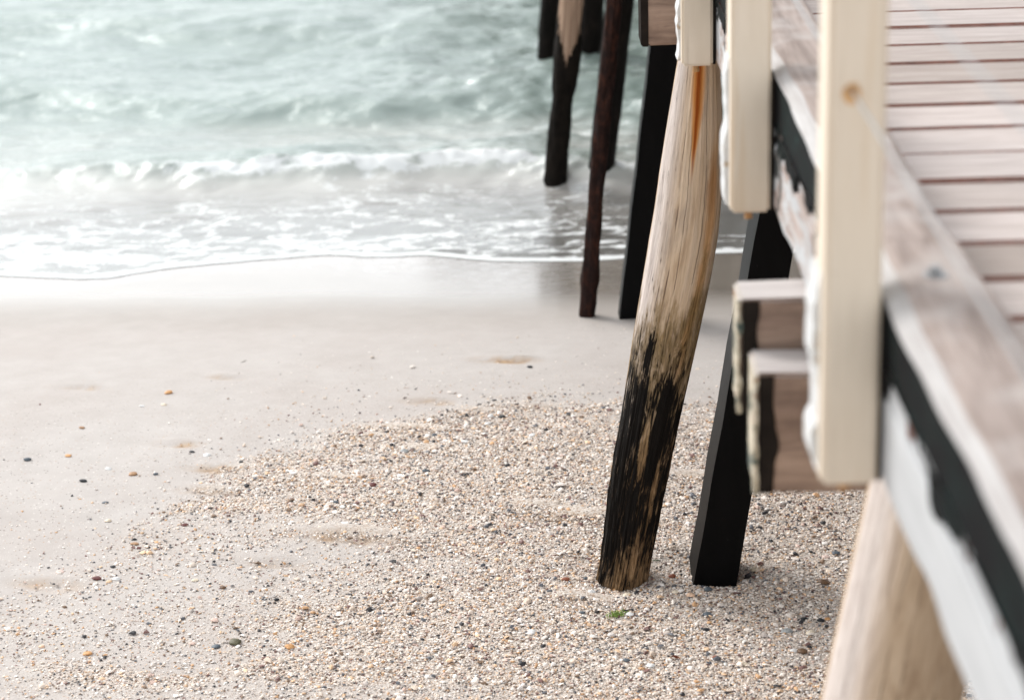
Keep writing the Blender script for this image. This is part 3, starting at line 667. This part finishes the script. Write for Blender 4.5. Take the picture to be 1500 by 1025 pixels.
# ---------------------------------------------------------------- pier
pier = bpy.data.objects.new('pier', None); C.objects.link(pier); pier.location = (0, 0, 0)
tag(pier, 'old timber pier on raked piles with cream railing posts and weathered plank deck', 'pier')
XF = .553; hF = 1.43; zF = H-hF; hD = 1.229; zD = H-hD; hK = 1.131; zK = H-hK; XK = .711
Y0, Y1 = -3.0, 34.0
# deck boards
bm = bmesh.new(); pitch = .2115; g0 = at(1375, 265, Z=zD).y
k0 = int((Y0-g0)/pitch)
y = g0+k0*pitch; i = 0
while y < Y1:
    gap = .022; tilt = random.uniform(-.0025, .0025); th = zD+random.uniform(-.002, .002)
    ga = .003 if abs(y-g0-pitch) < .02 else gap; gb = .003 if abs(y-g0) < .02 else gap
    box(bm, XF+.005+random.uniform(-.004, .004), 3.6, y+ga/2, y+pitch-gb/2+random.uniform(-.003, .001), th-.045, th, .005)
    y += pitch; i += 1
bmesh.ops.recalc_face_normals(bm, faces=bm.faces)
for f in bm.faces:
    if abs(f.normal.y) > .5 and f.normal.z < .85: f.material_index = 1
    elif f.normal.x < -.5: f.material_index = 2
dk_ = bm_obj('deck', bm, [M['deck'], plain('raw_board_edge', (.27, .11, .075), .8, 30), M['fascia']], pier)
tv = np.array([v.co.y for v in dk_.data.vertices]); ti = np.floor((tv-g0)/pitch)
fattr(dk_.data, 'tone', _h(ti, ti*0+3, 9))
nt_ = M['deck'].node_tree; pb = nt_.nodes['Principled BSDF']; src = pb.inputs['Base Color'].links[0].from_socket
at_ = nt_.nodes.new('ShaderNodeAttribute'); at_.attribute_name = 'tone'
rm = nt_.nodes.new('ShaderNodeValToRGB'); rm.color_ramp.elements[0].color = (.74, .70, .66, 1); rm.color_ramp.elements[1].color = (1.12, 1.10, 1.09, 1); rm.color_ramp.elements[1].position = .7
mm = nt_.nodes.new('ShaderNodeMix'); mm.data_type = 'RGBA'; mm.blend_type = 'MULTIPLY'; mm.inputs[0].default_value = 1
nt_.links.new(at_.outputs['Fac'], rm.inputs[0]); nt_.links.new(src, mm.inputs[6]); nt_.links.new(rm.outputs[0], mm.inputs[7]); nt_.links.new(mm.outputs[2], pb.inputs['Base Color'])
# kerb in lengths
def kerb_piece(y0, y1, seed):
    prof = [(XF, zD+.001), (XF, zK), (XF+.008, zK+.007), (XF+.026, zK+.019), (XF+.05, zK+.024), (XK-.012, zK+.024), (XK, zK+.014), (XK, zD+.001)]
    n = int((y1-y0)/.03); r = random.Random(seed); bm = bmesh.new(); rings = []
    for i in range(n+1):
        yy_ = y0+(y1-y0)*i/n; ring = []
        for j, (x, z) in enumerate(prof):
            dx = .003*math.sin(yy_*5+j*.5+seed)+.0012*math.sin(yy_*19+j*.3)+r.uniform(-.0003, .0003)
            ring.append(bm.verts.new((x+(dx if 0 < j < 7 else 0), yy_, z+(dx*.5 if 0 < j < 7 else 0))))
        rings.append(ring)
    for i in range(n):
        for j in range(7):
            f = bm.faces.new((rings[i][j], rings[i][j+1], rings[i+1][j+1], rings[i+1][j]))
            f.material_index = 1 if j == 0 else 2 if j in (1, 2) else 0
    bm.faces.new(rings[0]); bm.faces.new(rings[-1])
    k = bm_obj('kerb', bm, [M['kerb'], M['teal'], M['kerb_edge']], pier, False); return k
ys_ = [Y0, 1.2, 3.62, 6.7, 9.6, 12.5, 15.5, 18.5, Y1]
for i in range(len(ys_)-1):
    kb = kerb_piece(ys_[i]+.003, ys_[i+1]-.003, i)
    if i == 2:
        p = at(1370, 403, Z=zK+.026); bm = bmesh.new(); bmesh.ops.create_cone(bm, cap_ends=True, segments=6, radius1=.011, radius2=.010, depth=.012, matrix=Matrix.Translation((p.x, p.y, zK+.034)))
        bmesh.ops.create_cone(bm, cap_ends=True, segments=20, radius1=.02, radius2=.019, depth=.004, matrix=Matrix.Translation((p.x, p.y, zK+.026)))
        bm_obj('bolt', bm, M['galv'], kb)
# fascia board with a chipped lower edge
bm = bmesh.new(); n = 900; R4 = []
r = random.Random(4)
for i in range(n+1):
    yy_ = Y0+(Y1-Y0)*i/n
    w = .004*math.sin(yy_*5)+.003*math.sin(yy_*17+1)
    chip = .012*max(0, math.sin(yy_*11.3)+math.sin(yy_*4.1+2)-1.1)
    tchip = .05*float(sstep(.48, .66, fbm(np.array([yy_*5.]), np.array([1.5]), 63, 4, .6))[0])
    z0 = zF+chip; z1 = zD-.046
    R4.append([bm.verts.new(c) for c in ((XF+.006, yy_, z0+.006), (XF+w*.4, yy_, z0+.014), (XF+w*.4, yy_, z1-.010-tchip), (XF+w*.2, yy_, z1-.006), (XF+.005, yy_, z1), (XF+.06, yy_, z1), (XF+.06, yy_, zF), (XF+.01, yy_, z0))])
for i in range(n):
    for j in range(8):
        f = bm.faces.new((R4[i][j], R4[i][(j+1) % 8], R4[i+1][(j+1) % 8], R4[i+1][j])); f.material_index = 0
bm.faces.new(R4[0]); bm.faces.new(R4[-1]); bm_obj('fascia_board', bm, [M['fascia'], M['teal']], pier)
# tarry paint hanging raggedly from the kerb over the board ends
bm = bmesh.new(); rows = []; n = 2200
for i in range(n+1):
    yy_ = Y0+(Y1-Y0)*i/n
    dd = .002+.055*float(sstep(.42, .66, fbm(np.array([yy_*4.2]), np.array([1.5]), 63, 5, .6))[0])
    rows.append([bm.verts.new((XF-.003, yy_, zD+.003)), bm.verts.new((XF-.003, yy_, zD-dd)), bm.verts.new((XF+.002, yy_, zD-dd))])
for i in range(n):
    for j in range(2): bm.faces.new((rows[i][j], rows[i][j+1], rows[i+1][j+1], rows[i+1][j]))
bm_obj('tar_paint', bm, M['teal'], pier)
# inner stringers
for x in (1.3, 2.1, 2.9, 3.54):
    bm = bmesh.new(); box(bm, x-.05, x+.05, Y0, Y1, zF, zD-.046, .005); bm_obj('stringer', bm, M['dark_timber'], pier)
# railing posts
W = .088
def railing_post(ry, front_px=None):
    bm = bmesh.new(); x1 = XF-.009; x0 = x1-W
    box(bm, x0, x1, ry, ry+.105, zF+.002, H-.18, .007)
    po = bm_obj('railing_post', bm, M['cream'], pier)
    # ragged packing strip behind, whitewashed
    r = random.Random(int(ry*100)); bm = bmesh.new(); n = 70; rows = []
    z0, z1 = zF+.01, zF+.34
    for i in range(n+1):
        z = z0+(z1-z0)*i/n; ph = (i/n*3.2) % 1
        e = float(.010*sstep(.25, .75, fbm(np.array([z*19+ry*7]), np.array([ry*3.]), 5, 2, .5))[0])
        e *= min(1, (n-i)/6)
        xx = x0-.002-e
        rows.append([bm.verts.new(c) for c in ((xx, ry+.045, z), (x0+.03, ry+.045, z), (x0+.03, ry+.125, z), (xx-.001, ry+.125, z))])
    for i in range(n):
        for j in range(4): bm.faces.new((rows[i][j], rows[i][(j+1) % 4], rows[i+1][(j+1) % 4], rows[i+1][j]))
    bm.faces.new(rows[0]); bm.faces.new(rows[-1]); bm_obj('packing_strip', bm, M['whitep'], po)
    bm = bmesh.new(); box(bm, x1+.0005, XF+.0, ry+.012, ry+.10, zF+.004, zK+.0, .001); bm_obj('gap_shade_strip', bm, M['dark_timber'], po)  # dark strip added for the shade between post and fascia
    bm = bmesh.new(); bmesh.ops.create_cone(bm, cap_ends=True, segments=8, radius1=.010, radius2=.006, depth=.03, matrix=Matrix.Translation((x0+W*.5, ry+.05, zF-.008))); bm_obj('bolt', bm, M['rustbolt'], po)
    return po
py_ = [at(1285, 712, Z=zF).y, at(1128, 313, Z=zF).y, at(1045, 98, Z=zF).y]
print('posts', py_)
d = (py_[2]-py_[0])/2
allp = [py_[0]-1.72, py_[0]-3.3] + py_ + [py_[2]+d*k for k in range(1, 11)]
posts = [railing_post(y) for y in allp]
# wires through the posts
wz = [at(1247, 132, Y=py_[0]), None]
WX = wz[0].x; z1_ = wz[0].z
p2 = at(1464, 141, X=WX)
for z in (z1_, p2.z):
    bm = bmesh.new(); tube(bm, [(WX, yy_, z) for yy_ in (Y0, 1, py_[0]-.001, 8, Y1)], .0024, 10); bm_obj('wire', bm, M['galv'], pier, True)
for q_, (po, ry) in enumerate(zip(posts, allp)):
    bm = bmesh.new(); bmesh.ops.create_cone(bm, cap_ends=True, segments=16, radius1=.009, radius2=.007, depth=.006, matrix=Matrix.Translation((WX, ry-.004, z1_)) @ Matrix.Rotation(math.pi/2, 4, 'X'))
    bm_obj('wire_ferrule', bm, M['rustbolt'], po)
    # iron bleeding into the paint below the ferrule: a thin crusty flake
    bm = lump_mesh('rust_crust', .013, .0022, .017, q_, 'pebble')
    for v in bm.verts: v.co += Vector((WX, ry-.0003, z1_-.016))
    bm_obj('rust_crust', bm, plain('rust_bleed', (.60, .36, .16), .8, 160) if q_ == 0 else bpy.data.materials['rust_bleed'], po)
bm = bmesh.new(); box(bm, XF-.115, XF+.01, Y0, Y1, H-.179, H-.13, .01); bm_obj('handrail', bm, M['cream'], pier)
# far railing
for x in (3.5,):
    bm = bmesh.new(); box(bm, x-.06, x+.06, Y0, Y1, H-.179, H-.13, .01); bm_obj('handrail', bm, M['cream'], pier)
    for k in range(17):
        bm = bmesh.new(); box(bm, x-.045, x+.045, Y0+k*1.55, Y0+k*1.55+.09, zD+.001, H-.18, .005); bm_obj('railing_post', bm, M['cream'], pier)
# near twin cap beams
def cap_beam(xl, xr, y0, y1, z0, z1, seed, endp=True):
    bm = worn_box(xl, xr, y0, y1, z0, z1, 26, 1, 1, .003, seed)
    bm.faces.ensure_lookup_table(); bmesh.ops.recalc_face_normals(bm, faces=bm.faces)
    for f in bm.faces:
        if f.normal.z > .8: f.material_index = 1
        elif f.normal.x < -.8 and endp: f.material_index = 2
    o = bm_obj('cap_beam', bm, [M['beam'], M['beamtop'], M['endpaint']], pier)
    if endp:   # flaking rim wrapped a little round the end
        r = random.Random(seed); bm = bmesh.new(); n = 40; rows = []
        for i in range(n+1):
            z = z0+(z1-z0)*i/n; w = .000+.009*float(vn(np.array([z*34+seed*5]), np.array([seed*1.7]), 3)[0])
            rows.append([bm.verts.new(c) for c in ((xl-.003-.002*r.random(), y0+.02, z), (xl-.004, y0-.003, z), (xl+w, y0-.0035, z), (xl+w, y0+.004, z))])
        for i in range(n):
            for j in range(3): bm.faces.new((rows[i][j], rows[i][j+1], rows[i+1][j+1], rows[i+1][j]))
        bm_obj('flaking_paint', bm, M['endpaint'], o)
        bm = bmesh.new(); n = 30; rows = []
        for i in range(n+1):
            z = z0+.002+(z1-z0-.004)*i/n; w = .030+.020*float(vn(np.array([z*22+seed*3]), np.array([seed*2.7]), 4)[0])
            rows.append([bm.verts.new((xl+.006, y0-.0025, z)), bm.verts.new((xl+w, y0-.0025, z)), bm.verts.new((xl+w, y0+.005, z))])
        for i in range(n):
            for j in range(2): bm.faces.new((rows[i][j], rows[i][j+1], rows[i+1][j+1], rows[i+1][j]))
        bm_obj('tar_band', bm, M['dark_timber'], o)
    return o
yb1 = at(1120, 408, Z=zF).y; yb0 = at(1120, 437, Z=zF).y
zl = at(1150, 510, Y=yb0).z; yl0 = at(1150, 548, Z=zl).y; zl0 = at(1150, 722, Y=yl0).z; zu0 = at(1080, 605, Y=yb0).z
xl_u = at(1083, 437, Y=yb0).x; xl_l = at(1107, 548, Y=yl0).x
print('beams', yb0, yb1, yl0, zl, zl0, xl_u, xl_l)
cap_beam(xl_u, 3.4, yb0+.002, yb1, zu0, zF-.003, 3)
cap_beam(xl_l, 3.4, yl0, yb0-.002, zl0, zl, 5)
# second bent beam end, top of the picture
yy2 = 6.80; zb2 = at(960, 67, Y=yy2).z; xb2 = at(941, 60, Y=yy2).x
o = cap_beam(xb2, 3.4, yy2, yy2+.14, zb2, zb2+.22, 9, False)
r = random.Random(3); bm = bmesh.new(); box(bm, xb2-.004, xb2+.022, yy2-.004, yy2+.144, zb2-.003, zb2+.223, .004); bm_obj('tarred_end', bm, M['dark_timber'], o)
# added unseen deck out at sea, darkens the sky reflection in the water
bm = bmesh.new(); y = 24.5; i = 0
while y < Y1:
    box(bm, -1.1, XF-.002, y, y+pitch-.012, zD-.048, zD-.002, .004); y += pitch
bm_obj('added_reflection_deck', bm, M['deck'], pier)
for yb_ in (24.5, 27.3, 30.1, 32.9):  # beams and piles under the added deck
    bm = bmesh.new(); box(bm, -1.1, XF-.01, yb_, yb_+.18, zF-.1, zD-.05, .005); bm_obj('cap_beam', bm, M['dark_timber'], pier)
    for x in (-.95, -.2):
        bm = bmesh.new(); tube(bm, [(x+.01*j, yb_+.09, -2+(zF-.11+2)*j/6) for j in range(7)], [.13-.003*j for j in range(7)], 18); bm_obj('pile', bm, M['wetpile'], pier, True)
for k, yb_ in enumerate((9.55, 12.5, 15.45, 18.9, 21.3)):
    o = cap_beam(.35, 3.4, yb_+.15, yb_+.29, zF-.25, zF-.004, 20+k, False)

# piles
hp = [(36, 1002, 1052), (100, 991, 1056), (160, 981, 1059), (200, 974, 1060), (250, 966, 1060), (316, 957, 1056), (350, 951, 1052), (400, 942.5, 1043), (450, 934, 1033), (489, 927, 1024), (578, 914, 1005), (640, 903, 991), (692, 894, 980), (760, 886, 967), (810, 880, 957), (850, 873, 949)]
pl = pile('pile', hp, 6.675, M['hero'], pier, zF+.05, -.4, rough=.0028, seg=180, step=.007, seed=1, groove=.0045)
tag(pl, 'leaning round timber pile, bleached above and blackened with growth near the sand')
np_ = [(650, 1288, 1475), (720, 1272, 1462), (989, 1212, 1412)]
pl = pile('pile', np_, 3.88, M['nearpile'], pier, zF-.0, -.4, rough=.004, seg=96, step=.015, seed=6)
tag(pl, 'pale blurred round timber pile nearest the camera, under the pier edge')
# black square piles
def square_pile(b0, b1, t0, t1, yf, dep, ztop, label):
    A, B, T, U = at(*b0, Y=yf), at(*b1, Y=yf), at(*t0, Y=yf), at(*t1, Y=yf)
    def ex(p, q, z): k = (z-p.z)/(q.z-p.z); return p.x+(q.x-p.x)*k
    bm = bmesh.new(); vs = []; n = 24
    for i in range(n+1):
        z = -.6+(ztop+.6)*i/n; xl, xr = ex(A, T, z), ex(B, U, z); w = .0015*math.sin(i*1.7)
        vs.append([bm.verts.new(c) for c in ((xl+w, yf, z), (xr, yf+w, z), (xr, yf+dep, z), (xl+w, yf+dep, z))])
    for i in range(n):
        for j in range(4): bm.faces.new((vs[i][j], vs[i][(j+1) % 4], vs[i+1][(j+1) % 4], vs[i+1][j]))
    bm.faces.new(vs[0]); bm.faces.new(vs[-1])
    bmesh.ops.bevel(bm, geom=[e for e in bm.edges if abs((e.verts[0].co-e.verts[1].co).normalized().z) > .8], offset=.006, segments=2, affect='EDGES')
    return tag(bm_obj('square_pile', bm, M['black'], pier), label)
square_pile((1018, 846), (1082, 838), (1111, 320), (1170, 320), 6.60, .19, zF-.01, 'leaning black square pile right of the bleached timber pile')
yA = on_sand(905, 468).y
square_pile((907, 468), (962, 468), (953, 67), (1008, 67), yA, .12, zF-.01, 'leaning black square pile behind the bleached timber pile')
yR = on_sand(860, 465).y
pl = pile('iron_pole', [(36, 887, 908), (150, 875, 897), (240, 867, 888), (300, 861, 882), (360, 856, 878), (390, 853, 877), (410, 851, 879), (425, 850, 873), (465, 848, 870)], yR+.03, M['rust'], pier, zF, -.6, rough=.004, seg=40, step=.02, seed=3, lump=.022)
tag(pl, 'thin rust-crusted iron pole standing in the wet sand')
Y4 = at(814, 262, Z=WL+.03).y; print('Y4', Y4, 'yA', yA, 'yR', yR)
pl = pile('pile', [(36, 816, 852), (80, 812, 851), (110, 810, 849), (125, 808, 846), (140, 807, 838), (200, 802, 835), (262, 796, 831)], Y4, M['seapile2'], pier, zF, -1.4, rough=.006, seg=56, step=.02, seed=4, lump=.02)
tag(pl, 'dark sea pile with a bleached tan patch at its top, left of the iron pole')
pl = pile('pile', [(36, 884, 925), (262, 861, 899)], Y4+.05, M['wetpile'], pier, zF, -1.4, rough=.005, seg=56, step=.02, seed=5, lump=.014)
tag(pl, 'dark weedy sea pile partly hidden behind the iron pole')
Y5 = at(800, 82, Z=WL+.05).y; print('Y5', Y5)
for e_, lb in (([(0, 792, 824), (82, 786, 818)], 'leftmost dark pile out in the sea at the top of the view'), ([(0, 852, 885), (82, 848, 880)], 'dark sea pile out beyond the tan patched pile')):
    tag(pile('pile', e_, Y5, M['wetpile'], pier, zF, -1.6, rough=.005, seg=48, step=.025, seed=6, lump=.014), lb)
# inner rows under the deck and bents further out
for k, yb_ in enumerate((3.88, 6.7, 9.6, 12.4, 15.4, 18.4, 21.3)):
    for x in ((1.75, 2.9) if k < 5 else (.35, 1.0, 1.75, 2.9)):
        bm = bmesh.new(); zb_ = -.5 if k < 3 else -1.8
        tube(bm, [(x-.02*j+random.uniform(-.005, .005), yb_, zb_+(zF-.26-zb_)*j/8) for j in range(9)], [.105-.001*j+random.uniform(-.004, .004) for j in range(9)], 20)
        bm_obj('pile', bm, M['wetpile'], pier, True)

# ---------------------------------------------------------------- light
w = bpy.data.worlds.new('World'); S.world = w; w.use_nodes = True; nt = w.node_tree
sky = nt.nodes.new('ShaderNodeTexSky'); sky.sky_type = 'NISHITA'; sky.sun_disc = False
SUN_EL, SUN_AZ = math.radians(38), math.radians(-48)     # azimuth from +Y towards +X
sky.sun_elevation = SUN_EL; sky.sun_rotation = SUN_AZ; sky.dust_density = 3.0; sky.ozone_density = 1.0; sky.air_density = 1.0
hs = nt.nodes.new('ShaderNodeHueSaturation'); hs.inputs['Saturation'].default_value = .22
mx = nt.nodes.new('ShaderNodeMix'); mx.data_type = 'RGBA'; mx.inputs[0].default_value = .5; mx.inputs[7].default_value = (7.6, 7.9, 8.1, 1)
nt.links.new(sky.outputs[0], hs.inputs['Color']); nt.links.new(hs.outputs[0], mx.inputs[6]); nt.links.new(mx.outputs[2], nt.nodes['Background'].inputs['Color'])
nt.nodes['Background'].inputs['Strength'].default_value = .12
sd = bpy.data.lights.new('sun', 'SUN'); sd.energy = 1.1; sd.angle = math.radians(25); sd.color = (1, .965, .92)
so = bpy.data.objects.new('sun', sd); C.objects.link(so)
dirv = Vector((math.sin(SUN_AZ)*math.cos(SUN_EL), math.cos(SUN_AZ)*math.cos(SUN_EL), math.sin(SUN_EL)))
so.rotation_euler = dirv.to_track_quat('Z', 'Y').to_euler()
S.view_settings.view_transform = 'Standard'; S.view_settings.look = 'None'; S.view_settings.gamma = 1; S.view_settings.exposure = .95
S.render.engine = 'CYCLES'; S.render.resolution_x = 1024; S.render.resolution_y = 699
